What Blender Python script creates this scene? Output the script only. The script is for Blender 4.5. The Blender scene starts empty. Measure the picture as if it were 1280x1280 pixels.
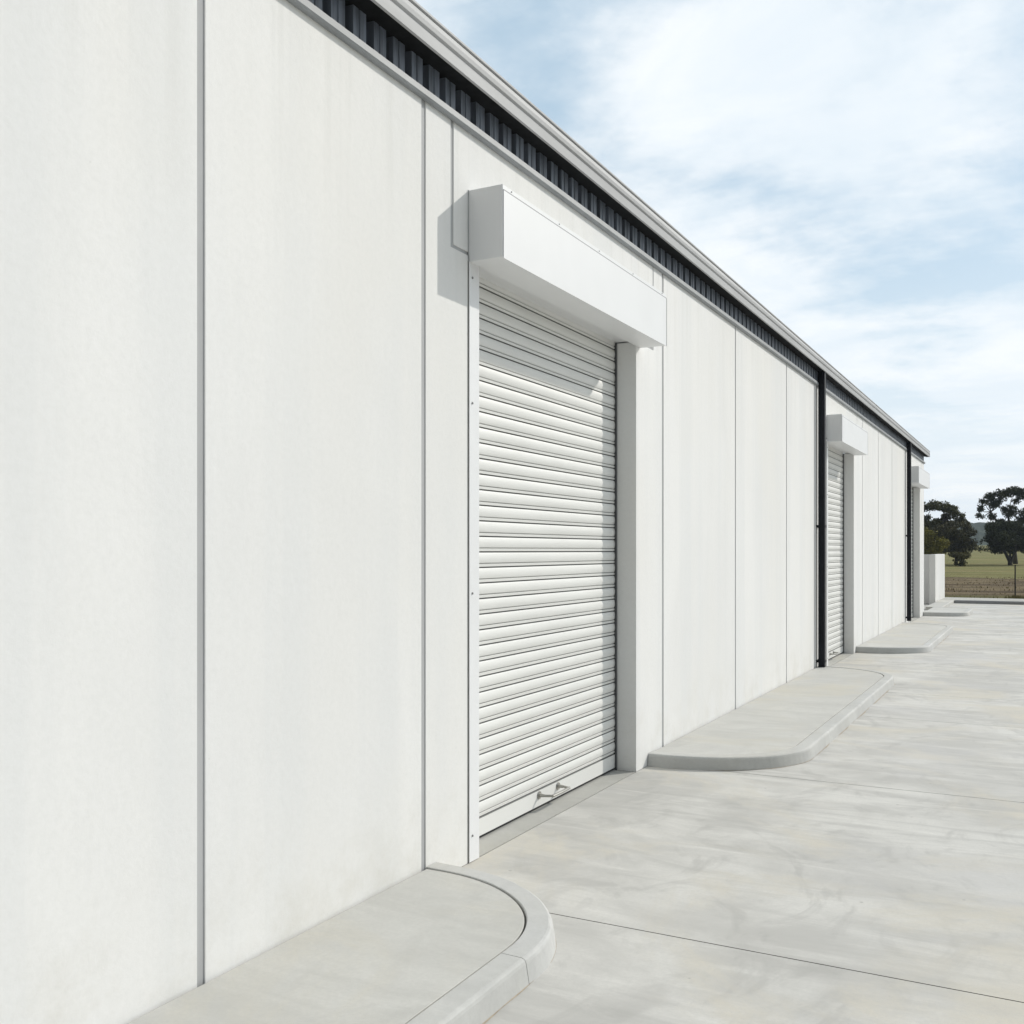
import bpy, bmesh, math, random
from mathutils import Vector, noise
R = math.radians
random.seed(11)
col = bpy.context.scene.collection
scn = bpy.context.scene

# ------------------------------------------------------------------ materials
def nodes(name):
    m = bpy.data.materials.new(name); m.use_nodes = True
    nt = m.node_tree; b = nt.nodes['Principled BSDF']
    return m, nt, b
def N(nt, t, **kw):
    n = nt.nodes.new(t)
    for k, v in kw.items():
        if k in n.inputs: n.inputs[k].default_value = v
        else: setattr(n, k, v)
    return n
def noise_tex(nt, scale=(1, 1, 1), s=1.0, detail=6, rough=0.55, dist=0.0, loc=(0, 0, 0)):
    tc = N(nt, 'ShaderNodeTexCoord')
    mp = N(nt, 'ShaderNodeMapping'); mp.inputs['Scale'].default_value = scale; mp.inputs['Location'].default_value = loc
    nt.links.new(tc.outputs['Object'], mp.inputs['Vector'])
    n = N(nt, 'ShaderNodeTexNoise'); n.inputs['Scale'].default_value = s
    n.inputs['Detail'].default_value = detail; n.inputs['Roughness'].default_value = rough
    n.inputs['Distortion'].default_value = dist
    nt.links.new(mp.outputs['Vector'], n.inputs['Vector'])
    return n.outputs['Fac']
def ramp(nt, fac, lo, hi, a=0.0, b=1.0):
    r = N(nt, 'ShaderNodeMapRange'); r.interpolation_type = 'SMOOTHSTEP'
    r.inputs['From Min'].default_value = lo; r.inputs['From Max'].default_value = hi
    r.inputs['To Min'].default_value = a; r.inputs['To Max'].default_value = b
    nt.links.new(fac, r.inputs['Value']); return r.outputs['Result']
def mix(nt, fac, a, b, mode='MIX'):
    m = N(nt, 'ShaderNodeMix'); m.data_type = 'RGBA'; m.blend_type = mode
    for sock, v in ((m.inputs[0], fac), (m.inputs[6], a), (m.inputs[7], b)):
        if hasattr(v, 'is_output'): nt.links.new(v, sock)
        elif isinstance(v, (int, float)): sock.default_value = v
        else: sock.default_value = (*v[:3], 1)
    return m.outputs[2]
def bump(nt, b, h, strength=0.2, dist=0.01, prev=None):
    n = N(nt, 'ShaderNodeBump'); n.inputs['Strength'].default_value = strength; n.inputs['Distance'].default_value = dist
    nt.links.new(h, n.inputs['Height'])
    if prev: nt.links.new(prev, n.inputs['Normal'])
    nt.links.new(n.outputs['Normal'], b.inputs['Normal']); return n.outputs['Normal']
def simple(name, c, rough=0.5, metal=0.0, var=0.0, vs=3.0, stretch=(1, 1, 1), bs=0.0, spec=0.5):
    m, nt, b = nodes(name)
    b.inputs['Roughness'].default_value = rough; b.inputs['Metallic'].default_value = metal
    b.inputs['Specular IOR Level'].default_value = spec
    if var:
        f = noise_tex(nt, stretch, vs, 8, 0.6)
        c2 = mix(nt, ramp(nt, f, 0.3, 0.7), [x * (1 - var) for x in c], [min(1, x * (1 + var)) for x in c])
        nt.links.new(c2, b.inputs['Base Color'])
        if bs: bump(nt, b, f, bs, 0.004)
    else: b.inputs['Base Color'].default_value = (*c, 1)
    return m

def wall_material():
    m, nt, b = nodes('painted_concrete')
    big = noise_tex(nt, (1, 0.55, 0.16), 1.1, 5, 0.6, 0.5)
    band = noise_tex(nt, (1, 2.4, 0.06), 1.0, 4, 0.6, 0.1)
    fine = noise_tex(nt, (1, 1, 1), 34, 6, 0.7)
    c = mix(nt, ramp(nt, big, 0.38, 0.64), (0.755, 0.753, 0.742), (0.805, 0.802, 0.790))
    c = mix(nt, ramp(nt, band, 0.45, 0.62, 0, 0.38), c, (0.70, 0.712, 0.715))
    sm = noise_tex(nt, (1, 1, 0.7), 0.5, 3, 0.5, 0.0, (3, 1, 7))
    c = mix(nt, ramp(nt, sm, 0.42, 0.68, 0, 0.5), c, (0.77, 0.755, 0.715))
    c = mix(nt, ramp(nt, fine, 0.35, 0.70, 0.0, 0.16), c, (0.62, 0.62, 0.60))
    # drip marks running down under the flashing and a little soil low down
    drip = noise_tex(nt, (1, 9.0, 0.25), 1.0, 5, 0.65)
    tc = N(nt, 'ShaderNodeTexCoord'); sp = N(nt, 'ShaderNodeSeparateXYZ'); nt.links.new(tc.outputs['Object'], sp.inputs[0])
    top = ramp(nt, sp.outputs['Z'], 2.6, 4.0)
    mu = N(nt, 'ShaderNodeMath', operation='MULTIPLY'); nt.links.new(top, mu.inputs[0]); nt.links.new(ramp(nt, drip, 0.48, 0.70, 0, 0.30), mu.inputs[1])
    c = mix(nt, mu.outputs[0], c, (0.60, 0.60, 0.57))
    low = ramp(nt, sp.outputs['Z'], 0.75, 0.05)
    mu2 = N(nt, 'ShaderNodeMath', operation='MULTIPLY'); nt.links.new(low, mu2.inputs[0])
    nt.links.new(ramp(nt, noise_tex(nt, (1, 1, 1), 3.0, 8, 0.7), 0.40, 0.75, 0, 0.45), mu2.inputs[1])
    c = mix(nt, mu2.outputs[0], c, (0.58, 0.56, 0.50))
    vo = N(nt, 'ShaderNodeTexVoronoi'); vo.inputs['Scale'].default_value = 5.0; vo.inputs['Randomness'].default_value = 1.0
    nt.links.new(tc.outputs['Object'], vo.inputs['Vector'])
    c = mix(nt, ramp(nt, vo.outputs['Distance'], 0.022, 0.012, 0, 0.35), c, (0.42, 0.42, 0.40))
    nt.links.new(c, b.inputs['Base Color'])
    b.inputs['Roughness'].default_value = 0.75
    b.inputs['Specular IOR Level'].default_value = 0.25
    p = bump(nt, b, fine, 0.20, 0.004)
    bump(nt, b, noise_tex(nt, (1, 1, 1), 2.2, 4, 0.5), 0.25, 0.02, p)
    return m

def concrete_material(name, base, streak=(0.55, 3.2, 1), warm=0.5, seed=0.0, contrast=1.0):
    m, nt, b = nodes(name)
    big = noise_tex(nt, (1, 1, 1), 0.9, 6, 0.6, 0.6, (seed, seed, 0))
    st = noise_tex(nt, streak, 0.9, 8, 0.62, 1.2, (seed * 2, 3, 0))
    st2 = noise_tex(nt, (0.35, 2.0, 1), 2.6, 8, 0.65, 0.7, (9, seed, 0))
    swirl = noise_tex(nt, (1.6, 1.0, 1), 1.3, 7, 0.6, 2.2, (seed, 5, 0))
    fine = noise_tex(nt, (1, 1, 1), 55, 6, 0.75)
    B = Vector(base); k = contrast
    c = mix(nt, ramp(nt, big, 0.36, 0.66), B * (1 - 0.10 * k), B * (1 + 0.06 * k))
    c = mix(nt, ramp(nt, st, 0.46, 0.66, 0, 0.60), c, B * (1 - 0.17 * k))
    c = mix(nt, ramp(nt, st2, 0.50, 0.72, 0, 0.50), c, B * (1 + 0.14 * k))
    c = mix(nt, ramp(nt, swirl, 0.50, 0.68, 0, 0.50), c, B * (1 - 0.20 * k))
    wn = noise_tex(nt, (1, 1, 1), 0.75, 7, 0.65, 0.8, (seed + 11, 2, 0))
    c = mix(nt, ramp(nt, wn, 0.48, 0.68, 0, warm), c, (B.x * 1.0, B.y * 0.955, B.z * 0.86))
    cl = noise_tex(nt, (1, 1, 1), 0.6, 5, 0.6, 0.4, (seed + 31, 7, 0))
    c = mix(nt, ramp(nt, cl, 0.52, 0.70, 0, 0.35), c, (B.x * 0.95, B.y * 0.965, B.z * 1.04))
    md = noise_tex(nt, (0.7, 1.5, 1), 5.0, 10, 0.72, 0.8, (seed, 2, 0))
    c = mix(nt, ramp(nt, md, 0.45, 0.72, 0, 0.38), c, B * 0.84)
    c = mix(nt, ramp(nt, md, 0.50, 0.28, 0, 0.30), c, B * 1.10)
    c = mix(nt, ramp(nt, fine, 0.30, 0.75, 0.0, 0.38), c, B * 0.78)
    tc = N(nt, 'ShaderNodeTexCoord')
    vo = N(nt, 'ShaderNodeTexVoronoi'); vo.inputs['Scale'].default_value = 3.3
    nt.links.new(tc.outputs['Object'], vo.inputs['Vector'])
    c = mix(nt, ramp(nt, vo.outputs['Distance'], 0.040, 0.022, 0, 0.5), c, B * 0.45)
    nt.links.new(c, b.inputs['Base Color'])
    nt.links.new(ramp(nt, big, 0.3, 0.7, 0.78, 0.62), b.inputs['Roughness'])
    b.inputs['Specular IOR Level'].default_value = 0.3
    p = bump(nt, b, fine, 0.22, 0.003)
    bump(nt, b, st2, 0.12, 0.01, p)
    return m

M = {}
M['wall'] = wall_material()
M['yard'] = concrete_material('yard_concrete', (0.570, 0.560, 0.530), seed=1.7, warm=1.0, contrast=1.9)
M['path'] = concrete_material('path_concrete', (0.54, 0.535, 0.505), warm=0.8, seed=6.3, contrast=0.9)
M['kerb'] = concrete_material('kerb_concrete', (0.53, 0.530, 0.510), (1.5, 1.5, 1.5), 0.35, 12.1, 0.9)
M['kerb_dark'] = concrete_material('dark_kerb', (0.30, 0.305, 0.31), (1.5, 1.5, 1.5), 0.35, 15.1, 0.9)  # darker grey concrete for the kerb across the yard end
M['threshold'] = concrete_material('threshold_concrete', (0.45, 0.445, 0.415), warm=0.5, seed=3.9)
M['joint'] = simple('joint_dark', (0.13, 0.125, 0.115), 0.9)
M['tan'] = simple('joint_tan', (0.40, 0.34, 0.26), 0.9, var=0.25, vs=20)
M['sealant'] = simple('grey_sealant', (0.40, 0.405, 0.41), 0.85, var=0.08, vs=6, stretch=(1, 1, 0.2))
M['white_steel'] = simple('white_steel', (0.77, 0.775, 0.78), 0.42, var=0.02, vs=2)
M['curtain'] = simple('curtain_steel', (0.735, 0.735, 0.71), 0.55, var=0.03, vs=2.5, stretch=(1, 0.5, 2))
M['dark_steel'] = simple('dark_steel', (0.012, 0.013, 0.014), 0.7, spec=0.08, var=0.25, vs=18, stretch=(1, 1, 0.12))
M['cladding'] = simple('cladding_steel', (0.105, 0.120, 0.145), 0.42, var=0.35, vs=22, stretch=(1, 1, 0.10), spec=0.35)
M['pipe'] = simple('pipe_steel', (0.010, 0.012, 0.016), 0.55, var=0.2, vs=3, spec=0.2)
M['guide'] = simple('guide_steel', (0.10, 0.105, 0.11), 0.5)
M['zinc'] = simple('zinc_gutter', (0.42, 0.425, 0.43), 0.62, 0.0, var=0.10, vs=2.0, stretch=(1, 0.4, 3), spec=0.35)
M['flashing'] = simple('flashing', (0.27, 0.285, 0.295), 0.6, 0.0, var=0.1, vs=3)
M['steel'] = simple('handle_steel', (0.42, 0.41, 0.38), 0.30, 0.9)
M['screw'] = simple('screw_steel', (0.25, 0.25, 0.25), 0.5, 0.5)
M['roof'] = simple('roof_steel', (0.35, 0.36, 0.37), 0.45, 0.3)
M['groove'] = simple('interlock_shade_grime', (0.26, 0.26, 0.25), 0.8)  # shade and grime in the slat interlocks, painted as one darker grey
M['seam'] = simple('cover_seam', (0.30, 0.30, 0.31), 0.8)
M['groove_soft'] = simple('slat_fold_shade', (0.27, 0.27, 0.26), 0.8)  # shade in the slat folds put into the colour
M['rubber'] = simple('rubber', (0.02, 0.02, 0.02), 0.8)
M['post'] = simple('post_steel', (0.055, 0.05, 0.045), 0.8)
M['wire'] = simple('wire_steel', (0.16, 0.155, 0.15), 0.6, 0.5)

# ------------------------------------------------------------------ helpers
def tag(o, label=None, cat=None, group=None, kind=None):
    if label: o['label'] = label
    if cat: o['category'] = cat
    if group: o['group'] = group
    if kind: o['kind'] = kind
def empty(name, loc):
    o = bpy.data.objects.new(name, None); col.objects.link(o); o.location = loc; o.empty_display_size = 0.2
    return o
def link(name, bm, mats, parent=None, bevel=0.0, smooth=False, seg=1):
    me = bpy.data.meshes.new(name)
    bmesh.ops.recalc_face_normals(bm, faces=bm.faces)
    if smooth:
        for f in bm.faces: f.smooth = True
    bm.to_mesh(me); bm.free()
    for m in (mats if isinstance(mats, (list, tuple)) else [mats]): me.materials.append(m)
    o = bpy.data.objects.new(name, me); col.objects.link(o)
    if parent:
        o.parent = parent
        w = Vector((0, 0, 0)); p = parent
        while p: w += p.location; p = p.parent
        o.location = -w
    if bevel:
        b = o.modifiers.new('bevel', 'BEVEL'); b.width = bevel; b.segments = seg; b.limit_method = 'ANGLE'; b.angle_limit = R(30)
    return o
def box(bm, x0, x1, y0, y1, z0, z1, mi=0):
    v = [bm.verts.new(p) for p in ((x0, y0, z0), (x1, y0, z0), (x1, y1, z0), (x0, y1, z0), (x0, y0, z1), (x1, y0, z1), (x1, y1, z1), (x0, y1, z1))]
    for f in ((0, 3, 2, 1), (4, 5, 6, 7), (0, 1, 5, 4), (1, 2, 6, 5), (2, 3, 7, 6), (3, 0, 4, 7)):
        bm.faces.new([v[i] for i in f]).material_index = mi
def bxo(name, dims, m, parent=None, bevel=0.0):
    bm = bmesh.new(); box(bm, *dims); return link(name, bm, m, parent, bevel)
def prism_yz(bm, poly, x0, x1):               # polygon in (y,z) extruded in x
    a = [bm.verts.new((x0, y, z)) for y, z in poly]; b = [bm.verts.new((x1, y, z)) for y, z in poly]
    bm.faces.new(a); bm.faces.new(b[::-1])
    for i in range(len(poly)):
        j = (i + 1) % len(poly); bm.faces.new((a[i], a[j], b[j], b[i]))
def prism_xz(bm, poly, y0, y1):               # polygon in (x,z) extruded in y
    a = [bm.verts.new((x, y0, z)) for x, z in poly]; b = [bm.verts.new((x, y1, z)) for x, z in poly]
    bm.faces.new(a); bm.faces.new(b[::-1])
    for i in range(len(poly)):
        j = (i + 1) % len(poly); bm.faces.new((a[i], a[j], b[j], b[i]))
def tube(bm, pts, rad, n=8, cap=True):
    rings = []
    for i, p in enumerate(pts):
        p = Vector(p); q = Vector(pts[min(i + 1, len(pts) - 1)]) - Vector(pts[max(i - 1, 0)])
        q.normalize(); u = q.orthogonal().normalized()
        if i: u = (pu - q * pu.dot(q)).normalized()
        pu = u; w = q.cross(u); r = rad[i] if isinstance(rad, (list, tuple)) else rad
        rings.append([bm.verts.new(p + (u * math.cos(6.28318 * k / n) + w * math.sin(6.28318 * k / n)) * r) for k in range(n)])
    for a, b in zip(rings, rings[1:]):
        for k in range(n): bm.faces.new((a[k], a[(k + 1) % n], b[(k + 1) % n], b[k]))
    if cap: bm.faces.new(rings[0][::-1]); bm.faces.new(rings[-1])

# ------------------------------------------------------------------ warehouse
WT = 3.99; G = 0.037; T = 0.18
WH = empty('warehouse', (0, 8, 0))
tag(WH, 'long white painted concrete panel warehouse with roller doors under a grey gutter', 'warehouse')
def panel(poly, name='wall_panel'):
    bm = bmesh.new(); prism_yz(bm, poly, -T, 0.0)
    return link(name, bm, M['wall'], WH, 0.0025, seg=1)
h = G / 2
def rect(y0, y1): panel([(y0 + h, 0.0), (y1 - h, 0.0), (y1 - h, WT), (y0 + h, WT)])
doors = [  # left joint, lintel left, trim left, opening left, opening right, lintel right, right joint, box left, box right
    (4.2535, 4.535, 4.697, 4.80, 7.24, 7.62, 7.85, 4.697, 7.325),
    (14.02, 14.74, 14.88, 14.97, 17.25, 17.56, 18.14, 14.90, 17.28),
    (24.02, 24.74, 24.90, 24.99, 27.27, 27.62, 28.25, 24.92, 27.42)]
js = [-12.0, -8.4, -4.8, -1.2, 2.742, 4.2535]
for a, b in zip(js, js[1:]): rect(a, b)
for a, b in ((7.85, 10.05), (10.05, 12.34), (12.34, 14.02), (18.14, 20.04), (20.04, 21.98), (21.98, 24.02)): rect(a, b)
HD = 3.33
for (jl, ll, tl, ol, orr, lr, jr, bl, br) in doors:
    panel([(jl + h, 0), (ol, 0), (ol, HD - h), (ll - h, HD - h), (ll - h, WT), (jl + h, WT)])
    panel([(ll + h / 2, HD), (lr - h / 2, HD), (lr - h / 2, WT), (ll + h / 2, WT)], 'lintel_panel')
    e = 0 if jr > 28 else h
    panel([(orr, 0), (jr - e, 0), (jr - e, WT), (lr + h / 2, WT), (lr + h / 2, HD - h), (orr, HD - h)])
# sealant behind joints (strips set back in each gap)
for y in js[1:] + [7.85, 10.05, 12.34, 14.02, 18.14, 20.04, 21.98, 24.02]:
    bxo('joint_sealant', (-0.05, -0.0055, y - h - 0.001, y + h + 0.001, 0.0, WT - 0.002), M['sealant'], WH)
for d in doors:
    for y, yo in ((d[1], d[3] + .02), (d[5], d[4] - .02)):      # L-shaped strip: down the lintel side, then in to the opening
        bm = bmesh.new(); k = 1 if yo > y else -1
        prism_yz(bm, [(y - k * h, HD - h - .001), (yo, HD - h - .001), (yo, HD + .001), (y + k * h, HD + .001), (y + k * h, WT - .002), (y - k * h, WT - .002)], -0.05, -0.005)
        link('joint_sealant', bm, M['sealant'], WH)
# rest of the shell
bxo('side_wall', (-20, -T, 28.07, 28.25, 0, WT), M['wall'], WH)
bxo('side_wall', (-20, -T, -12.18, -12.0, 0, WT), M['wall'], WH)
bxo('rear_wall', (-20.18, -20, -12.18, 28.25, 0, WT), M['wall'], WH)
bm = bmesh.new(); prism_xz(bm, [(0.10, 4.325), (-10, 4.9), (-20.3, 4.325), (-20.3, 4.29), (-10, 4.865), (0.10, 4.29)], -12.3, 28.33)
link('roof', bm, M['roof'], WH)
bm = bmesh.new(); prism_yz(bm, [(28.20, WT + .002), (28.20, 4.27), (28.24, 4.27), (28.24, WT + .002)], -20, -0.04); link('gable_cladding', bm, M['cladding'], WH)
# flashing at the wall head
bm = bmesh.new()
prism_xz(bm, [(-0.04, 3.985), (0.003, 3.985), (0.003, 3.978), (0.026, 3.978), (0.034, 3.988), (0.030, 4.022), (0.012, 4.034), (-0.04, 4.034)], -12.0, 28.27)
link('head_flashing', bm, M['flashing'], WH)
# ribbed cladding band
bm = bmesh.new(); prof = []
y = -12.0; pitch = 0.158
while y < 28.1:
    c = y + 0.11
    prof += [(y, -0.030), (y + .006, 0.016), (y + .044, 0.016), (y + .047, 0.011), (y + .055, 0.011), (y + .058, 0.016), (y + .104, 0.016), (y + .110, -0.030)]
    y += pitch
prof.append((28.24, -0.034))
lo = [bm.verts.new((x, yy, 4.0)) for yy, x in prof]; hi = [bm.verts.new((x, yy, 4.185)) for yy, x in prof]
for i in range(len(prof) - 1): bm.faces.new((lo[i], lo[i + 1], hi[i + 1], hi[i]))
link('ribbed_cladding', bm, M['cladding'], WH)
bxo('soffit', (-0.25, 0.112, -12.2, 28.30, 4.168, 4.185), M['dark_steel'], WH)
bm = bmesh.new()
prism_xz(bm, [(0.113, 4.160), (0.130, 4.160), (0.132, 4.217), (0.120, 4.223), (0.120, 4.231), (0.133, 4.238), (0.136, 4.262), (0.130, 4.291), (0.119, 4.294), (0.119, 4.299),
              (0.134, 4.302), (0.134, 4.314), (0.128, 4.318), (0.04, 4.322), (0.04, 4.30), (0.113, 4.29)], -12.2, 28.32)
link('gutter', bm, M['zinc'], WH, 0.0015)
bxo('gutter_end', (0.035, 0.137, 28.322, 28.334, 4.157, 4.320), M['zinc'], WH)
# downpipes
for y0 in (14.15, 24.29):
    bm = bmesh.new()
    box(bm, 0.026, 0.112, y0, y0 + 0.10, 0.098, 4.17)
    p = link('downpipe', bm, M['pipe'], WH, 0.004)
    for z in (0.16, 2.02):
        bm = bmesh.new()      # one bent strap round the pipe with a foot on the wall at each side
        st = [(0.0, y0 - .014), (0.004, y0 - .014), (0.004, y0 - .003), (0.115, y0 - .003), (0.115, y0 + .103), (0.004, y0 + .103), (0.004, y0 + .118), (0.0, y0 + .118),
              (0.0, y0 + .101), (0.113, y0 + .101), (0.113, y0 - .001), (0.0, y0 - .001)]
        a = [bm.verts.new((x, yy, z)) for x, yy in st]; b = [bm.verts.new((x, yy, z + .035)) for x, yy in st]
        bm.faces.new(a); bm.faces.new(b[::-1])
        for i in range(12): bm.faces.new((a[i], a[(i + 1) % 12], b[(i + 1) % 12], b[i]))
        link('bracket', bm, M['pipe'], p)
# roller doors
SX = -0.175
def roller(d, idx):
    jl, ll, tl, ol, orr, lr, jr, bl, br = d
    # curtain
    bm = bmesh.new(); pr = []; z = 0.128; P = 0.0922
    prof = [(0.0, -0.012), (0.0033, -0.012), (0.0050, -0.001), (0.0200, 0.0015), (0.0212, -0.0065), (0.0262, -0.0070)]
    for i in range(9):
        t = i / 8; prof.append((0.0275 + t * 0.0610, -0.002 + 0.006 * math.sin(math.pi * t) ** 0.8 if 0 < t < 1 else -0.002))
    prof.append((0.0895, -0.013))
    pts = [(0.020, 0.004), (0.122, 0.004), (0.1245, -0.013)]
    while z < 3.5:
        for a, b in prof: pts.append((z + a, b))
        z += P
    y0, y1 = ol + 0.006, orr - 0.006
    A = [bm.verts.new((SX + b, y0, a)) for a, b in pts]; B = [bm.verts.new((SX + b, y1, a)) for a, b in pts]
    for i in range(len(pts) - 1): bm.faces.new((A[i], A[i + 1], B[i + 1], B[i]))
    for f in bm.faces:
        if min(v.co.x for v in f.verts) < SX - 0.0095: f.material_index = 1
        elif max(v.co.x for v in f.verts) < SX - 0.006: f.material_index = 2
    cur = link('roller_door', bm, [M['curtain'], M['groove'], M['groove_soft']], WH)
    bxo('bottom_seal', (SX - 0.03, SX - 0.004, y0, y1, 0.004, 0.0195), M['rubber'], cur)
    # handle with two rosettes
    hy = ol + 1.105; hz = 0.092
    bm = bmesh.new()
    for dy in (0, 0.29):
        tube(bm, [(SX + 0.005, hy + dy, hz), (SX + 0.012, hy + dy, hz)], [0.027, 0.024], 16)
        tube(bm, [(SX + 0.012, hy + dy, hz), (SX + 0.05, hy + dy, hz), (SX + 0.098, hy + dy + (0.022 if dy == 0 else -0.022), hz)], [0.013, 0.0085, 0.0085], 12)
    tube(bm, [(SX + 0.097, hy + 0.014, hz), (SX + 0.101, hy + 0.145, hz), (SX + 0.097, hy + 0.276, hz)], [0.010, 0.0105, 0.010], 12)
    link('handle', bm, M['steel'], cur, smooth=False)
    # dark guide channel right, slim channel left
    bm = bmesh.new()
    prism = [(SX - .05, orr - .001), (SX - .05, orr - .020), (SX - .016, orr - .020), (SX - .016, orr - .005), (SX + .012, orr - .005), (SX + .012, orr - .016), (SX + .020, orr - .016), (SX + .020, orr - .001)]
    for nm, sg in (('R', 1), ('L', -1)):
        bm = bmesh.new(); ps = [(x, yy if sg > 0 else ol + orr - yy) for x, yy in prism]
        a = [bm.verts.new((x, yy, .001)) for x, yy in ps]; b = [bm.verts.new((x, yy, HD - .02)) for x, yy in ps]
        bm.faces.new(a); bm.faces.new(b[::-1])
        for i in range(8): bm.faces.new((a[i], a[(i + 1) % 8], b[(i + 1) % 8], b[i]))
        link('guide_channel', bm, M['guide'], WH)
    # white steel angle at the left edge of the opening
    bm = bmesh.new(); prism = [(0.002, tl), (0.008, tl), (0.008, ol + 0.004), (-0.14, ol + 0.004), (-0.14, ol + 0.0005), (0.002, ol + 0.0005)]
    a = [bm.verts.new((x, y, 0.004)) for x, y in prism]; b = [bm.verts.new((x, y, HD - 0.02)) for x, y in prism]
    bm.faces.new(a); bm.faces.new(b[::-1])
    for i in range(6): bm.faces.new((a[i], a[(i + 1) % 6], b[(i + 1) % 6], b[i]))
    tr = link('jamb_angle', bm, M['white_steel'], WH, 0.001)
    bm = bmesh.new(); box(bm, 0.0005, 0.002, tl - 0.006, tl + 0.004, 0.003, HD - 0.05); link('jamb_gasket', bm, M['joint'], WH)
    for z in (0.145, 1.47, 2.51, 3.195):
        bm = bmesh.new(); tube(bm, [(0.008, tl + 0.03, z), (0.013, tl + 0.03, z)], 0.0065, 6); link('screw', bm, M['screw'], tr)
    # housing box over the door
    z0, z1, X = 3.275, 3.665, 0.213
    sb = bxo('door_housing', (0.001, X, bl, br, z0, z1), M['white_steel'], WH, 0.003)
    bm = bmesh.new()      # folded front cover standing slightly proud, screwed along the top
    box(bm, X + 0.0012, X + 0.0042, bl + 0.006, br + 0.002, z0 - 0.006, z1 - 0.032)
    link('front_cover', bm, M['white_steel'], sb, 0.001)
    bm = bmesh.new(); box(bm, X - 0.004, X + 0.0030, bl + 0.008, br - 0.002, z1 - 0.0325, z1 - 0.0265); link('cover_seam', bm, M['seam'], sb)
    bm = bmesh.new(); box(bm, X + 0.0030, X + 0.0050, br - 0.012, br - 0.001, z0 - 0.004, z1 - 0.032); link('cover_edge', bm, M['seam'], sb)
    bm = bmesh.new(); box(bm, 0.0005, 0.005, bl - 0.004, bl + 0.001, z0, z1); link('wall_seal', bm, M['sealant'], sb)
    for k in range(5):
        yy = bl + 0.10 + k * (br - bl - 0.20) / 4; bm = bmesh.new(); tube(bm, [(X + .0005, yy, z1 - .013), (X + .004, yy, z1 - .013)], 0.0035, 6); link('screw', bm, M['seam'], sb)
    # closed lining between curtain and housing
    bxo('head_lining', (-0.18, 0.0, ol + 0.001, orr - 0.001, HD - 0.012, HD - 0.001), M['white_steel'], WH)
for i, d in enumerate(doors): roller(d, i)
bxo('interior_floor_edge', (-1.2, SX - 0.05, 4.3, 28.0, -0.02, 0.002), M['joint'], WH)

# ------------------------------------------------------------------ yard, pavements, kerbs
bm = bmesh.new()
XW, XE, Y0, Y1 = 0.0, 40.0, -30.0, 35.2
jy = [-8.5, -5.1, -1.8, 0.9, 4.235, 7.592, 10.785, 12.71, 16.2, 19.6, 23.0, 26.4, 29.8, 33.1]
prof = [(Y0, 0.0)]
for y in jy:
    prof += [(y - 0.0035, 0.0), (y - 0.0025, -0.012), (y + 0.0025, -0.012), (y + 0.0035, 0.0)]
prof.append((Y1, 0.0))
nx = 2
a = [bm.verts.new((XW, y, z)) for y, z in prof]; b = [bm.verts.new((XE, y, z)) for y, z in prof]
for i in range(len(prof) - 1):
    f = bm.faces.new((a[i], b[i], b[i + 1], a[i + 1]))
    if prof[i][1] < 0 or prof[i + 1][1] < 0: f.material_index = 1
yard = link('concrete_yard', bm, [M['yard'], M['joint']]); tag(yard, kind='structure')
for (jl, ll, tl, ol, orr, lr, jr, bl, br) in doors:
    bm = bmesh.new(); box(bm, -0.40, -0.006, ol - 0.09, orr + 0.0, -0.10, 0.001)
    box(bm, -0.006, -0.0001, ol - 0.09, orr, -0.10, -0.008, 1)
    t = link('threshold', bm, [M['threshold'], M['joint']]); tag(t, kind='structure')
for x in (4.6, 9.2, 13.8):
    o = bxo('yard_joint', (x - 0.003, x + 0.003, Y0, Y1, -0.01, 0.0012), M['joint']); tag(o, kind='structure')

def path_pts(cx, ax, by, ya, yb, near, far, n=22):
    """kerb line in plan: from the wall round the near end, straight, round the far end"""
    pts = []
    if near:
        pts.append((0.004, ya - by))
        for k in range(n + 1):
            t = math.pi / 2 * k / n; pts.append((cx + ax * math.sin(t), ya - by * math.cos(t)))
    else: pts.append((cx + ax, ya))
    if far:
        for k in range(n + 1):
            t = math.pi / 2 * k / n; pts.append((cx + ax * math.cos(t), yb + by * math.sin(t)))
        pts.append((0.004, yb + by))
    else: pts.append((cx + ax, yb))
    out = [pts[0]]
    for p in pts[1:]:
        if (Vector(p) - Vector(out[-1])).length > 0.004: out.append(p)
    # subdivide long runs
    res = [out[0]]
    for p, q in zip(out, out[1:]):
        L = (Vector(q) - Vector(p)).length; m = max(1, int(L / 0.06))
        for k in range(1, m + 1): res.append((p[0] + (q[0] - p[0]) * k / m, p[1] + (q[1] - p[1]) * k / m))
    return res
KP = [(0.024, -0.02), (0.020, 0.0), (0.006, 0.078), (0.002, 0.089), (-0.004, 0.0955), (-0.013, 0.0990), (-0.104, 0.0995), (-0.108, 0.096), (-0.108, 0.0)]
def offset_line(pts, d):
    out = []
    for i, p in enumerate(pts):
        q = Vector(pts[min(i + 1, len(pts) - 1)]) - Vector(pts[max(i - 1, 0)]); q.normalize()
        nrm = Vector((q.y, -q.x))
        if i in (0, len(pts) - 1): nrm = Vector((0, -1 if i == 0 else 1)) if abs(pts[i][0]) < 0.05 else nrm
        out.append((pts[i][0] + nrm.x * d, pts[i][1] + nrm.y * d))
    return out
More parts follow.
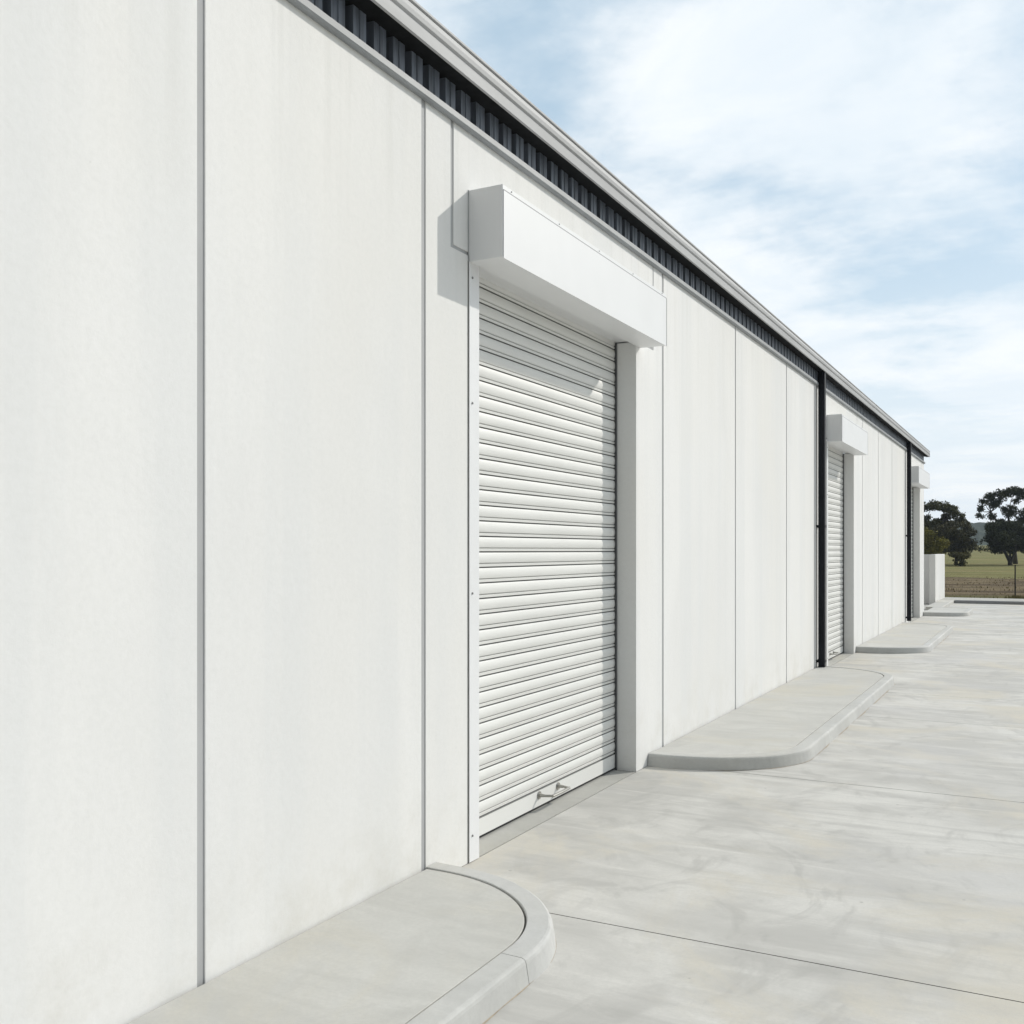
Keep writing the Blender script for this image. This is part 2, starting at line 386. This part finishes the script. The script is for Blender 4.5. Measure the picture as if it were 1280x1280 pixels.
def kerb_mesh(pts, wob=0.0015):
    bm = bmesh.new(); rows = []
    lines = [offset_line(pts, o) for o, z in KP]
    for i in range(len(pts)):
        r = []
        for k, (o, z) in enumerate(KP):
            x, y = lines[k][i]
            w = (noise.noise(Vector((x * 3, y * 3, k * .5))) * wob + min(0.0, noise.noise(Vector((x * 14, y * 14, 7))) + 0.22) * (0.012 if k in (3, 4) else 0.004)) if 0 < k < 7 else 0
            r.append(bm.verts.new((x + w, y + w, z + w * 0.8)))
        rows.append(r)
    for a, b in zip(rows, rows[1:]):
        for k in range(len(KP) - 1): bm.faces.new((a[k], a[k + 1], b[k + 1], b[k]))
    bm.faces.new(rows[0]); bm.faces.new(rows[-1][::-1])
    return bm
def pavement(cx, ax, by, ya, yb, near, far, cuts, joints=()):
    pts = path_pts(cx, ax, by, ya, yb, near, far)
    inner = offset_line(pts, -0.118)
    # infill slab
    bm = bmesh.new()
    poly = [(0.012, inner[0][1])] if not near else []
    poly += [(max(0.012, x), y) for x, y in inner]
    if not far: poly.append((0.012, inner[-1][1]))
    top = [bm.verts.new((x, y, 0.0955)) for x, y in poly]; bot = [bm.verts.new((x, y, -0.01)) for x, y in poly]
    bm.faces.new(top); bm.faces.new(bot[::-1])
    for i in range(len(poly)):
        j = (i + 1) % len(poly); bm.faces.new((top[i], top[j], bot[j], bot[i]))
    s = link('pavement', bm, M['path'], bevel=0.0025); tag(s, kind='structure')
    # dark bed seen in the gaps
    # kerb stones
    segs = []; cur = [pts[0]]
    for p, q in zip(pts, pts[1:]):
        cut = None
        for c in cuts:
            if (p[1] - c) * (q[1] - c) < 0 and q[0] > 0.7: cut = c
        if cut is not None:
            t = (cut - p[1]) / (q[1] - p[1]); x = p[0] + (q[0] - p[0]) * t
            sd = 1 if q[1] > p[1] else -1
            while len(cur) > 1 and (cut - cur[-1][1]) * sd < 0.012: cur.pop()
            cur.append((x, cut - 0.002 * sd)); segs.append(cur); cur = [(x, cut + 0.002 * sd)]
            if (q[1] - cut) * sd > 0.012: cur.append(q)
        else: cur.append(q)
    segs.append(cur)
    for sg in segs:
        link('kerb', kerb_mesh(sg), M['kerb'], s)
    bm = bmesh.new()       # mortar bed filling joints slightly lower than the stones
    la = offset_line(pts, -0.003); lb = offset_line(pts, -0.121)
    A = [bm.verts.new((x, y, 0.072)) for x, y in la]; B = [bm.verts.new((x, y, 0.084)) for x, y in lb]
    A0 = [bm.verts.new((x + 0, y, -0.01)) for x, y in offset_line(pts, 0.006)]
    for i in range(len(pts) - 1):
        bm.faces.new((A[i], A[i + 1], B[i + 1], B[i])); bm.faces.new((A0[i], A0[i + 1], A[i + 1], A[i]))
    link('mortar_bed', bm, M['joint'], s)
    bm = bmesh.new()       # tan dirt line at the foot
    la = offset_line(pts, 0.0195); lb = [(p[0] + (q[0] - p[0]) * max(0.0, min(1.2, 0.35 + 1.6 * noise.noise(Vector((q[0] * 4, q[1] * 4, 2))))), p[1] + (q[1] - p[1]) * max(0.0, min(1.2, 0.35 + 1.6 * noise.noise(Vector((q[0] * 4, q[1] * 4, 2)))))) for p, q in zip(la, offset_line(pts, 0.030))]
    A = [bm.verts.new((x, y, 0.0018)) for x, y in la]
    B = [bm.verts.new((x * 1.0, y, 0.0016)) for x, y in lb]
    for i in range(len(pts) - 1): bm.faces.new((A[i], B[i], B[i + 1], A[i + 1]))
    link('kerb_dirt', bm, M['tan'], s)
    return s
# (centre x, radius x, radius y, straight from, straight to)
pavement(0.10, 0.862, 0.81, -25.0, 3.57, False, True, [3.50, 0.9, -1.8])
pavement(0.06, 1.02, 0.92, 8.42, 13.45, True, True, [9.2, 10.785, 12.3])
pavement(0.06, 1.01, 0.80, 18.25, 23.0, True, True, [20.3, 22.0])
pavement(0.06, 0.98, 0.60, 28.6, 30.2, True, True, [])
# narrow strip by the screen wall and the kerb across the end of the yard
bm = bmesh.new(); box(bm, -0.215, 0.22, 30.85, 35.2, -0.02, 0.094); o = link('path', bm, M['path'], bevel=0.01); tag(o, kind='structure')
bm = bmesh.new(); box(bm, 0.232, 40, 35.2, 35.34, -0.1, 0.10); o = link('kerb', bm, M['kerb_dark'], bevel=0.015); tag(o, kind='structure')
bm = bmesh.new(); box(bm, -22, 40, 35.35, 37.6, -0.1, 0.085); o = link('verge_path', bm, M['threshold']); tag(o, kind='structure')
bm = bmesh.new(); box(bm, -22, -0.001, 28.26, 35.19, -0.1, -0.002); o = link('rear_paving', bm, M['yard']); tag(o, kind='structure')

# ------------------------------------------------------------------ screen wall past the building
SW = empty('screen_wall', (-0.3, 34.5, 0)); tag(SW, 'low white screen wall standing beyond the far corner of the warehouse', 'wall')
bxo('wall_face', (-0.40, -0.22, 33.90, 37.30, -0.05, 1.58), M['wall'], SW, 0.01)
bxo('return_wall', (-2.60, -0.402, 34.80, 34.98, -0.05, 1.575), M['wall'], SW, 0.01)

# ------------------------------------------------------------------ field, verge, hills
def gz(x, y):
    d = max(0.0, y - 118)
    return -0.03 + 0.012 * d if d < 300 else -0.03 + 3.6 + (d - 300) * 0.003
m, nt, b = nodes('field_grass')
tc = N(nt, 'ShaderNodeTexCoord'); sp = N(nt, 'ShaderNodeSeparateXYZ'); nt.links.new(tc.outputs['Object'], sp.inputs[0])
n1 = noise_tex(nt, (0.25, 1, 1), 0.35, 8, 0.65, 0.5); n2 = noise_tex(nt, (1, 1, 1), 2.5, 8, 0.75)
n3 = noise_tex(nt, (0.06, 1.0, 1), 0.09, 6, 0.6)
green = mix(nt, ramp(nt, n1, 0.35, 0.65), (0.165, 0.165, 0.055), (0.27, 0.235, 0.105))
green = mix(nt, ramp(nt, n3, 0.45, 0.62, 0, 0.8), green, (0.20, 0.205, 0.08))
brown = mix(nt, ramp(nt, n1, 0.36, 0.62), (0.085, 0.062, 0.040), (0.215, 0.17, 0.10))
brown = mix(nt, ramp(nt, n2, 0.45, 0.75, 0, 0.6), brown, (0.26, 0.20, 0.12))
ad = N(nt, 'ShaderNodeMath', operation='MULTIPLY_ADD'); nt.links.new(n1, ad.inputs[0]); ad.inputs[1].default_value = 16; nt.links.new(sp.outputs['Y'], ad.inputs[2])
edge = ramp(nt, ad.outputs[0], 74, 82)
c = mix(nt, edge, brown, green)
near = ramp(nt, sp.outputs['Y'], 42, 38.8)
dk = noise_tex(nt, (0.22, 1, 1), 0.5, 7, 0.7, 0.8, (2, 0, 0))
c = mix(nt, ramp(nt, dk, 0.50, 0.68, 0, 0.6), c, (0.07, 0.052, 0.034))
c = mix(nt, near, c, (0.13, 0.145, 0.05))
nt.links.new(c, b.inputs['Base Color']); b.inputs['Roughness'].default_value = 1.0; b.inputs['Specular IOR Level'].default_value = 0.1
bump(nt, b, n2, 1.0, 0.15)
M['field'] = m
bm = bmesh.new(); xs = [-900, -500, -250, -120, -60] + [-30 + 2 * i for i in range(46)] + [90, 150, 260, 500, 900]
ys = [-900, -400, -150, -60, -31, 0, 20, 35.3, 37.61] + [38.2 + 0.9 * i for i in range(60)] + [95, 100, 105, 110, 115, 118, 125, 140, 170, 220, 300, 418, 500, 620, 900]
g = {}
for i, x in enumerate(xs):
    for j, y in enumerate(ys):
        z = gz(x, y)
        if y < 37.6: z = -0.06
        elif y < 93:
            k = min(1, (y - 37.6) / 3)
            z += k * (0.10 * noise.noise(Vector((x * 0.35, y * 0.6, 0))) + 0.10 * noise.noise(Vector((x * 1.3, y * 1.3, 3)))) * (1 if y < 75 else .5)
        g[i, j] = bm.verts.new((x, y, z))
for i in range(len(xs) - 1):
    for j in range(len(ys) - 1): bm.faces.new((g[i, j], g[i + 1, j], g[i + 1, j + 1], g[i, j + 1]))
o = link('field', bm, M['field'], smooth=True); tag(o, kind='structure')

# rough dry grass tussocks along the fence line: uncountable -> one object
m, nt, b = nodes('dry_grass')
oi = noise_tex(nt, (0.3, 1, 1), 0.45, 6, 0.65, 0.6); o2 = noise_tex(nt, (0.25, 1, 1), 0.30, 5, 0.6, 0.6, (4, 4, 4))
c = mix(nt, ramp(nt, oi, 0.42, 0.60), (0.22, 0.17, 0.105), (0.34, 0.27, 0.16))
c = mix(nt, ramp(nt, o2, 0.52, 0.66), c, (0.17, 0.17, 0.06))
nt.links.new(c, b.inputs['Base Color']); b.inputs['Roughness'].default_value = 1; b.inputs['Specular IOR Level'].default_value = 0.1
M['dry'] = m
bm = bmesh.new(); rg = random.Random(4)
for k in range(9000):
    y = 37.9 + 34 * rg.random() ** 1.7; x = -8 + rg.random() * 34
    if noise.noise(Vector((x * 0.5, y * 0.45, 5))) < -0.12 and y > 39: continue
    hgt = (0.02 + 0.045 * rg.random()) * (1 + 0.7 * noise.noise(Vector((x * .4, y * .4, 9)))); w = 0.015 + 0.02 * rg.random(); a = rg.random() * 6.28
    dx, dy = math.cos(a) * w, math.sin(a) * w; lx, ly = (rg.random() - .5) * hgt * 1.2, (rg.random() - .5) * hgt * 1.2
    v = [bm.verts.new((x - dx, y - dy, -0.06)), bm.verts.new((x + dx, y + dy, -0.06)), bm.verts.new((x + lx, y + ly, hgt))]
    bm.faces.new(v)
o = link('rough_grass', bm, M['dry']); tag(o, 'dry tussock grass growing in the verge behind the end kerb', 'grass', kind='stuff')

m, nt, b = nodes('hill_forest')
f = noise_tex(nt, (1, 1, 1.5), 0.08, 10, 0.75)
nt.links.new(mix(nt, ramp(nt, f, 0.35, 0.65), (0.022, 0.032, 0.022), (0.06, 0.075, 0.05)), b.inputs['Base Color'])
b.inputs['Roughness'].default_value = 1; b.inputs['Specular IOR Level'].default_value = 0.05
M['hill'] = m
bm = bmesh.new(); nA = 1440; rows = []
for i in range(nA):
    a = 2 * math.pi * i / nA; d = Vector((math.cos(a), math.sin(a), 0))
    h1 = 21.0 + 4 * noise.noise(d * 5 + Vector((3, 1, 0))) + 1.0 * noise.noise(d * 60)
    r = []
    for (rr, zz) in ((610, -8), (640, 0.18), (690, 0.55), (740, 0.85), (790, 1.0), (900, 0.9), (980, -0.1)):
        z = zz * h1 if zz > -5 else -8
        if zz > 0.1: z += 1.6 * noise.noise(d * rr * 0.10) + 1.5 * noise.noise(d * rr * 0.33)
        r.append(bm.verts.new((d.x * rr, d.y * rr, z)))
    rows.append(r)
for i in range(nA):
    a, b2 = rows[i], rows[(i + 1) % nA]
    for k in range(6): bm.faces.new((a[k], b2[k], b2[k + 1], a[k + 1]))
o = link('hills', bm, M['hill'], smooth=False); tag(o, kind='structure')

# ------------------------------------------------------------------ fence
FN = empty('wire_fence', (1.9, 39.1, 0)); tag(FN, 'wire fence with dark steel posts along the edge of the dry verge', 'fence')
for i in range(-4, 10):
    x = 1.90 + 3.0 * i; bm = bmesh.new()
    t = 0.005 * math.sin(i * 2.3)
    for (dx0, dx1, dy0, dy1) in ((-0.022, 0.022, -0.004, 0.004), (-0.004, 0.004, 0.004, 0.032)):
        box(bm, x + dx0, x + dx1, 39.1 + dy0, 39.1 + dy1, -0.1, 1.20 + t)
    link('fence_post', bm, M['post'], FN)
for z in (0.25, 0.55, 0.85, 1.12):
    bm = bmesh.new(); tube(bm, [(-10.1 + 3 * i, 39.1 - 0.006, z - (0.0 if i % 1 == 0 else .01)) for i in range(14)], 0.0012, 4); link('fence_wire', bm, M['wire'], FN)
bm = bmesh.new(); rg2 = random.Random(9)
for k in range(120):
    a = rg2.random() * 6.28; r = rg2.random() * .35; x, y = 1.9 + math.cos(a) * r, 39.0 + math.sin(a) * r * .6; hh = 0.04 + .08 * rg2.random()
    v = [bm.verts.new((x - .02, y, -.03)), bm.verts.new((x + .02, y + .01, -.03)), bm.verts.new((x + (rg2.random() - .5) * .12, y, .06 + hh))]; bm.faces.new(v)
o = link('weed_tuft', bm, M['dry']); tag(o, 'small dark weed tuft at the foot of the fence post', 'weeds')

# ------------------------------------------------------------------ trees
def leaf_mat(name, a, bcol):
    m, nt, b = nodes(name)
    f = noise_tex(nt, (1, 1, 1), 1.3, 5, 0.7)
    nt.links.new(mix(nt, ramp(nt, f, 0.35, 0.65), a, bcol), b.inputs['Base Color'])
    b.inputs['Roughness'].default_value = 0.7; b.inputs['Specular IOR Level'].default_value = 0.2
    return m
L_dark = leaf_mat('leaf_dark', (0.044, 0.056, 0.028), (0.100, 0.112, 0.058))
L_olive = leaf_mat('leaf_olive', (0.085, 0.09, 0.035), (0.17, 0.165, 0.07))
L_yel = leaf_mat('leaf_yellow', (0.17, 0.165, 0.035), (0.30, 0.27, 0.06))
BARK = simple('bark', (0.11, 0.10, 0.09), 0.9, var=0.35, vs=4, stretch=(1, 1, 0.3))
def tree(name, label, cat, base, clumps, leaf, trunk_r, fork, seed, size=0.2, dens=26, group=None):
    """clumps: (dx, dy, z, rx, rz) relative to base; fork: list of trunk polylines"""
    rg = random.Random(seed); bx_, by_ = base; bz = gz(bx_, by_) - 0.05
    t = empty(name, (bx_, by_, bz)); tag(t, label, cat, group)
    bm = bmesh.new()
    for line, r0, r1 in fork:
        n = len(line); tube(bm, [(bx_ + p[0], by_ + p[1], bz + p[2]) for p in line], [r0 + (r1 - r0) * i / (n - 1) for i in range(n)], 8)
    tips = [Vector((bx_ + l[-1][0], by_ + l[-1][1], bz + l[-1][2])) for l, _, _ in fork]
    for (dx, dy, z, rx, rz) in clumps:
        e = Vector((bx_ + dx, by_ + dy, bz + z - rz * 0.3)); s = min(tips, key=lambda q: (q - e).length)
        mid = s.lerp(e, 0.5) + Vector((rg.uniform(-.15, .15), rg.uniform(-.15, .15), -0.12 * abs(e.x - s.x)))
        tube(bm, [s, mid, e], [trunk_r * 0.34, trunk_r * 0.22, 0.02], 5)
    link('trunk', bm, BARK, t, smooth=True)
    bm = bmesh.new()
    for (dx, dy, z, rx, rz) in clumps:
        n = int(dens * (rx * rx * rz) ** 0.67 / size ** 2 * 1.5)
        for k in range(n):
            v = Vector((rg.gauss(0, 1), rg.gauss(0, 1), rg.gauss(0, 1))).normalized() * (rg.random() ** 0.42)
            pn = Vector((bx_ + dx + v.x * rx, by_ + dy + v.y * rx, bz + z + v.z * rz))
            hole = noise.noise(pn * 1.1 + Vector((seed, 0, 0))) + 0.5 * noise.noise(pn * 2.7)
            if hole < -0.10 - 0.35 * (1 - v.length): continue
            p = pn + Vector((rg.gauss(0, 1), rg.gauss(0, 1), rg.gauss(0, 1))) * size * 0.35
            a = Vector((rg.gauss(0, 1), rg.gauss(0, 1), rg.gauss(0, .6))).normalized(); u = a.orthogonal().normalized(); u.rotate(__import__('mathutils').Quaternion(a, rg.random() * 6.28)); w = a.cross(u)
            s = size * rg.uniform(.7, 1.5)
            q = [bm.verts.new(p + u * s * .55), bm.verts.new(p + w * s * .32), bm.verts.new(p - u * s * .55), bm.verts.new(p - w * s * .32)]
            bm.faces.new(q)
    link('crown', bm, leaf, t)
    return t
def blob(cx, cz, W, H, n, seed, r=(0.7, 1.2), depth=None):
    rg = random.Random(seed); out = []
    for k in range(n):
        a = rg.random() * 6.28; q = math.sqrt(rg.random()); dd = (depth or W) * rg.uniform(-.7, .7) * math.sqrt(max(0, 1 - q * q))
        rr = rg.uniform(*r); out.append((cx + W * q * math.cos(a), dd, cz + H * q * math.sin(a), rr, rr * .75))
    return out
GR = 'trees across the field'
# dark rounded tree in the right of the picture, forked low
tree('dark_tree', 'dense dark rounded tree with a low forked trunk at right in the field', 'tree', (-0.5, 125.3),
     blob(0.1, 3.3, 2.4, 1.35, 26, 3) + [(-2.6, 0, 2.3, .8, .6), (-2.9, .5, 1.75, .45, .35), (-1.5, .4, 1.75, .75, .5), (1.6, 0, 1.9, .9, .6), (2.7, 0, 2.1, .8, .6), (2.4, -.4, 3.2, 1, .8), (0.3, 0, 4.3, 1.1, .6)],
     L_dark, .22, [([(0, 0, 0), (-.05, 0, .5), (-.35, 0, 1.1), (-.7, 0, 1.9)], .26, .13), ([(0.02, 0, .3), (.15, 0, .7), (.4, 0, 1.3), (.6, 0, 2.1)], .18, .11), ([(0, .1, .4), (-.02, .3, 1.2), (0.05, .3, 2.2)], .16, .1)], 5, 0.17, 30, GR)
# tall open gum behind it
top = [(-3.2, 0, 7.35, .75, .55), (-3.75, 0, 6.6, .5, .45), (-2.6, 0, 7.9, .85, .55), (-2.3, 0, 7.0, .6, .4), (-1.4, 0, 8.3, 1.0, .65), (-1.5, .3, 7.4, .6, .5), (-.2, 0, 8.5, 1.05, .65), (1.0, 0, 8.2, 1.0, .7), (2.2, 0, 7.9, 1.0, .8), (0.1, 0, 7.5, .5, .5),
       (3.3, 0, 8.4, 1.0, .8), (-3.7, 0, 5.75, .6, .38), (-2.4, 0, 5.6, .6, .45), (-.6, 0, 6.2, 1.0, .8), (-1.3, .3, 6.6, .45, .4), (1.0, 0, 6.0, .8, .6), (1.9, 0, 6.6, .8, .6), (2.8, 0, 5.9, 1.0, .8), (3.9, 0, 6.7, 1.2, .9), (-2.6, .2, 4.7, .6, .35),
       (3.2, 0, 7.4, .9, .6), (-1.6, 0, 5.0, .6, .35), (4.6, 0, 7.6, 1.0, .9), (4.2, .2, 5.3, 1.0, .8), (.6, .2, 5.2, .8, .5)]
tree('gum_tree', 'tall open gum tree with sky showing through, behind the dark rounded tree', 'tree', (-0.1, 131.0), top, L_dark, .2,
     [([(0, 0, 0), (-.2, 0, 2.5), (-.6, 0, 4.6), (-.8, 0, 5.8)], .28, .10), ([(0, .1, 1.5), (.6, .2, 3.5), (1.3, .2, 5.2), (1.6, .2, 6)], .2, .09), ([(-.2, 0, 2.6), (-1.4, 0, 4.2), (-2.3, 0, 5.6), (-2.6, 0, 6.2)], .16, .08), ([(.8, .2, 3.6), (2.2, .2, 4.8), (3, .2, 6.2)], .15, .08)], 8, 0.17, 34, GR)
# left group beyond the screen wall
tree('gum_tree', 'spreading gum tree above the screen wall, its umbrella crown letting sky through', 'tree', (-8.3, 128.0),
     [(-2.7, 0, 6.1, .8, .55), (-1.7, 0, 6.6, .9, .6), (-.6, 0, 7.0, 1.0, .65), (.5, 0, 6.9, 1.0, .6), (1.5, 0, 6.4, .95, .6), (2.2, 0, 5.8, .8, .55), (2.5, 0, 5.1, .8, .5), (-1.2, .3, 5.6, .6, .35), (.9, .3, 5.6, .7, .45), (.1, 0, 4.9, 1.0, .6), (-1.5, 0, 4.6, 1.1, .7),
      (1.4, .3, 4.6, 1.0, .7), (-3.6, 0, 6.1, .9, .6), (-3.9, .3, 5.1, 1.1, .8), (-2.9, .3, 4.4, 1.2, .8)],
     L_olive, .2, [([(0, 0, 0), (-.1, 0, 2), (-.7, 0, 3.6), (-1.2, 0, 5.2)], .25, .1), ([(0, 0, 1.8), (.3, 0, 3.4), (.5, 0, 4.6), (.7, 0, 5.4)], .18, .09)], 21, 0.17, 32, GR)
tree('dark_tree', 'bushy dark olive tree in the group beyond the screen wall', 'tree', (-6.0, 124.5),
     blob(-.4, 2.9, 1.5, 1.7, 26, 13, (.7, 1.1)) + [(.9, 0, 4.5, .8, .5), (1.4, 0, 3.8, .8, .6), (1.6, 0, 2.3, .8, .7), (-1.4, 0, 4, 1.1, .8), (-2.6, .5, 3.6, 1.1, .8)], leaf_mat('leaf_brown_olive', (0.075, 0.078, 0.036), (0.165, 0.15, 0.075)), .18,
     [([(0, 0, 0), (0, 0, 1.2), (.2, 0, 2.4)], .2, .1)], 31, 0.17, 30, GR)
tree('wattle_tree', 'yellow green bushy tree just above the screen wall', 'tree', (-8.3, 118.0),
     blob(-.1, 2.0, 1.5, 1.7, 26, 17, (.7, 1.05)) + [(-.9, 0, 4.0, .9, .6), (.3, 0, 3.6, .7, .6)], L_yel, .15, [([(0, 0, 0), (.1, 0, 1), (0, 0, 2)], .15, .08)], 41, 0.15, 30, GR)
tree('shrub', 'low rounded olive shrub right of the screen wall, at the foot of the trees', 'shrub', (-5.2, 119.0),
     blob(0, 0.95, 0.85, .55, 9, 19, (.4, .6)), leaf_mat('leaf_shrub', (0.08, 0.085, 0.025), (0.17, 0.155, 0.05)), .08, [([(0, 0, 0), (.05, 0, .4), (0, 0, .8)], .08, .05)], 51, 0.13, 30)
tree('dark_tree', 'broad dark tree farthest left in the group, mostly behind the warehouse', 'tree', (-12.6, 127.0),
     blob(0, 3.4, 2.1, 1.9, 20, 23, (.8, 1.2)), L_dark, .2, [([(0, 0, 0), (0, 0, 1.4), (.2, 0, 2.6)], .22, .1)], 61, 0.2, 28, GR)

# ------------------------------------------------------------------ light, sky, camera
sun_v = Vector((0.215, 0.318, 0.240)).normalized()
el = math.asin(sun_v.z); rot = math.atan2(sun_v.x, sun_v.y)
L = bpy.data.lights.new('sun', 'SUN'); L.energy = 2.75; L.angle = R(0.7); L.color = (1.0, 0.955, 0.88)
so = bpy.data.objects.new('sun', L); col.objects.link(so); so.rotation_euler = sun_v.to_track_quat('Z', 'Y').to_euler(); so.location = (10, 15, 12)

w = bpy.data.worlds.new('World'); scn.world = w; w.use_nodes = True; nt = w.node_tree; bg = nt.nodes['Background']
sky = N(nt, 'ShaderNodeTexSky'); sky.sky_type = 'NISHITA'; sky.sun_disc = False; sky.sun_elevation = el; sky.sun_rotation = rot
sky.air_density = 1.0; sky.dust_density = 1.5; sky.ozone_density = 1.5
tc = N(nt, 'ShaderNodeTexCoord'); sp = N(nt, 'ShaderNodeSeparateXYZ'); nt.links.new(tc.outputs['Generated'], sp.inputs[0])
def math_(op, a, b=None):
    n = N(nt, 'ShaderNodeMath', operation=op)
    for i, v in enumerate((a, b)):
        if v is None: continue
        if hasattr(v, 'is_output'): nt.links.new(v, n.inputs[i])
        else: n.inputs[i].default_value = v
    return n.outputs[0]
zz = math_('ADD', math_('MAXIMUM', sp.outputs['Z'], 0.0), 0.16)
cx = math_('DIVIDE', sp.outputs['X'], zz); cy = math_('DIVIDE', sp.outputs['Y'], zz)
cb = N(nt, 'ShaderNodeCombineXYZ'); nt.links.new(cx, cb.inputs[0]); nt.links.new(cy, cb.inputs[1])
def cloud(scale, loc, rotz, s, detail, rough, dist):
    mp = N(nt, 'ShaderNodeMapping'); mp.inputs['Scale'].default_value = scale; mp.inputs['Location'].default_value = loc; mp.inputs['Rotation'].default_value = (0, 0, R(rotz))
    nt.links.new(cb.outputs[0], mp.inputs['Vector'])
    n = N(nt, 'ShaderNodeTexNoise'); n.inputs['Scale'].default_value = s; n.inputs['Detail'].default_value = detail; n.inputs['Roughness'].default_value = rough; n.inputs['Distortion'].default_value = dist
    nt.links.new(mp.outputs[0], n.inputs['Vector']); return n.outputs['Fac']
c1 = cloud((1.0, 0.80, 1), (4.7, 0.7, 0), 35, 1.15, 12, 0.58, 0.15)
c2 = cloud((0.7, 1.5, 1), (5.1, 5.9, 0), -22, 1.0, 12, 0.62, 0.5)
c3 = cloud((1.0, 1.0, 1), (3.1, 3.3, 0), 0, 3.2, 12, 0.60, 0.1)
cov = math_('ADD', math_('ADD', math_('MULTIPLY', c1, 0.58), math_('MULTIPLY', c2, 0.26)), math_('MULTIPLY', c3, 0.16))
covr = ramp(nt, cov, 0.385, 0.535)
hz = ramp(nt, sp.outputs['Z'], 0.32, 0.02, 0, 0.95)
cf = math_('MAXIMUM', math_('MULTIPLY', covr, 0.95), hz)
# brightness of the cloud deck falls away from the sun's side of the sky
dt = N(nt, 'ShaderNodeVectorMath', operation='DOT_PRODUCT'); nt.links.new(tc.outputs['Generated'], dt.inputs[0]); dt.inputs[1].default_value = tuple(sun_v)
side = ramp(nt, dt.outputs['Value'], -0.32, 0.60, 0.05, 1.14)
skyc = mix(nt, 1.0, sky.outputs[0], (0.088, 0.088, 0.088), 'MULTIPLY')
base = mix(nt, 0.65, skyc, (0.54, 0.71, 0.83))
shade = ramp(nt, cloud((1, 1.3, 1), (1, 8, 0), 0, 2.0, 10, 0.6, 0.3), 0.35, 0.7)
cc = mix(nt, shade, (0.76, 0.83, 0.885), (0.90, 0.925, 0.94))
fin = mix(nt, cf, base, cc)
sc = N(nt, 'ShaderNodeVectorMath', operation='SCALE'); nt.links.new(fin, sc.inputs[0]); nt.links.new(side, sc.inputs['Scale'])
fin = sc.outputs[0]
nt.links.new(fin, bg.inputs['Color']); bg.inputs['Strength'].default_value = 1.0

m = bpy.data.materials.new('haze'); m.use_nodes = True; hn = m.node_tree
for n_ in list(hn.nodes):
    if n_.type == 'BSDF_PRINCIPLED': hn.nodes.remove(n_)
pv = hn.nodes.new('ShaderNodeVolumePrincipled'); pv.inputs['Color'].default_value = (0.72, 0.84, 1.0, 1); pv.inputs['Density'].default_value = 0.00022; pv.inputs['Anisotropy'].default_value = 0.2
out = [n_ for n_ in hn.nodes if n_.type == 'OUTPUT_MATERIAL'][0]; hn.links.new(pv.outputs[0], out.inputs['Volume'])
bm = bmesh.new(); box(bm, -1010, 1010, -1010, 1010, -10, 42); o = link('haze', bm, m); tag(o, 'faint pale haze softening the far hills', 'haze', kind='stuff')

cam = bpy.data.cameras.new('camera'); co = bpy.data.objects.new('camera', cam); col.objects.link(co)
co.location = (2.765, 0, 1.705); co.rotation_euler = (R(90), 0, math.atan(664 / 1250))
cam.sensor_width = 36; cam.lens = 1250 / 1280 * 36; cam.shift_y = 48 / 1280; cam.clip_start = 0.05; cam.clip_end = 3000
scn.camera = co
scn.view_settings.view_transform = 'Standard'; scn.view_settings.look = 'None'; scn.view_settings.gamma = 1; scn.view_settings.exposure = 0
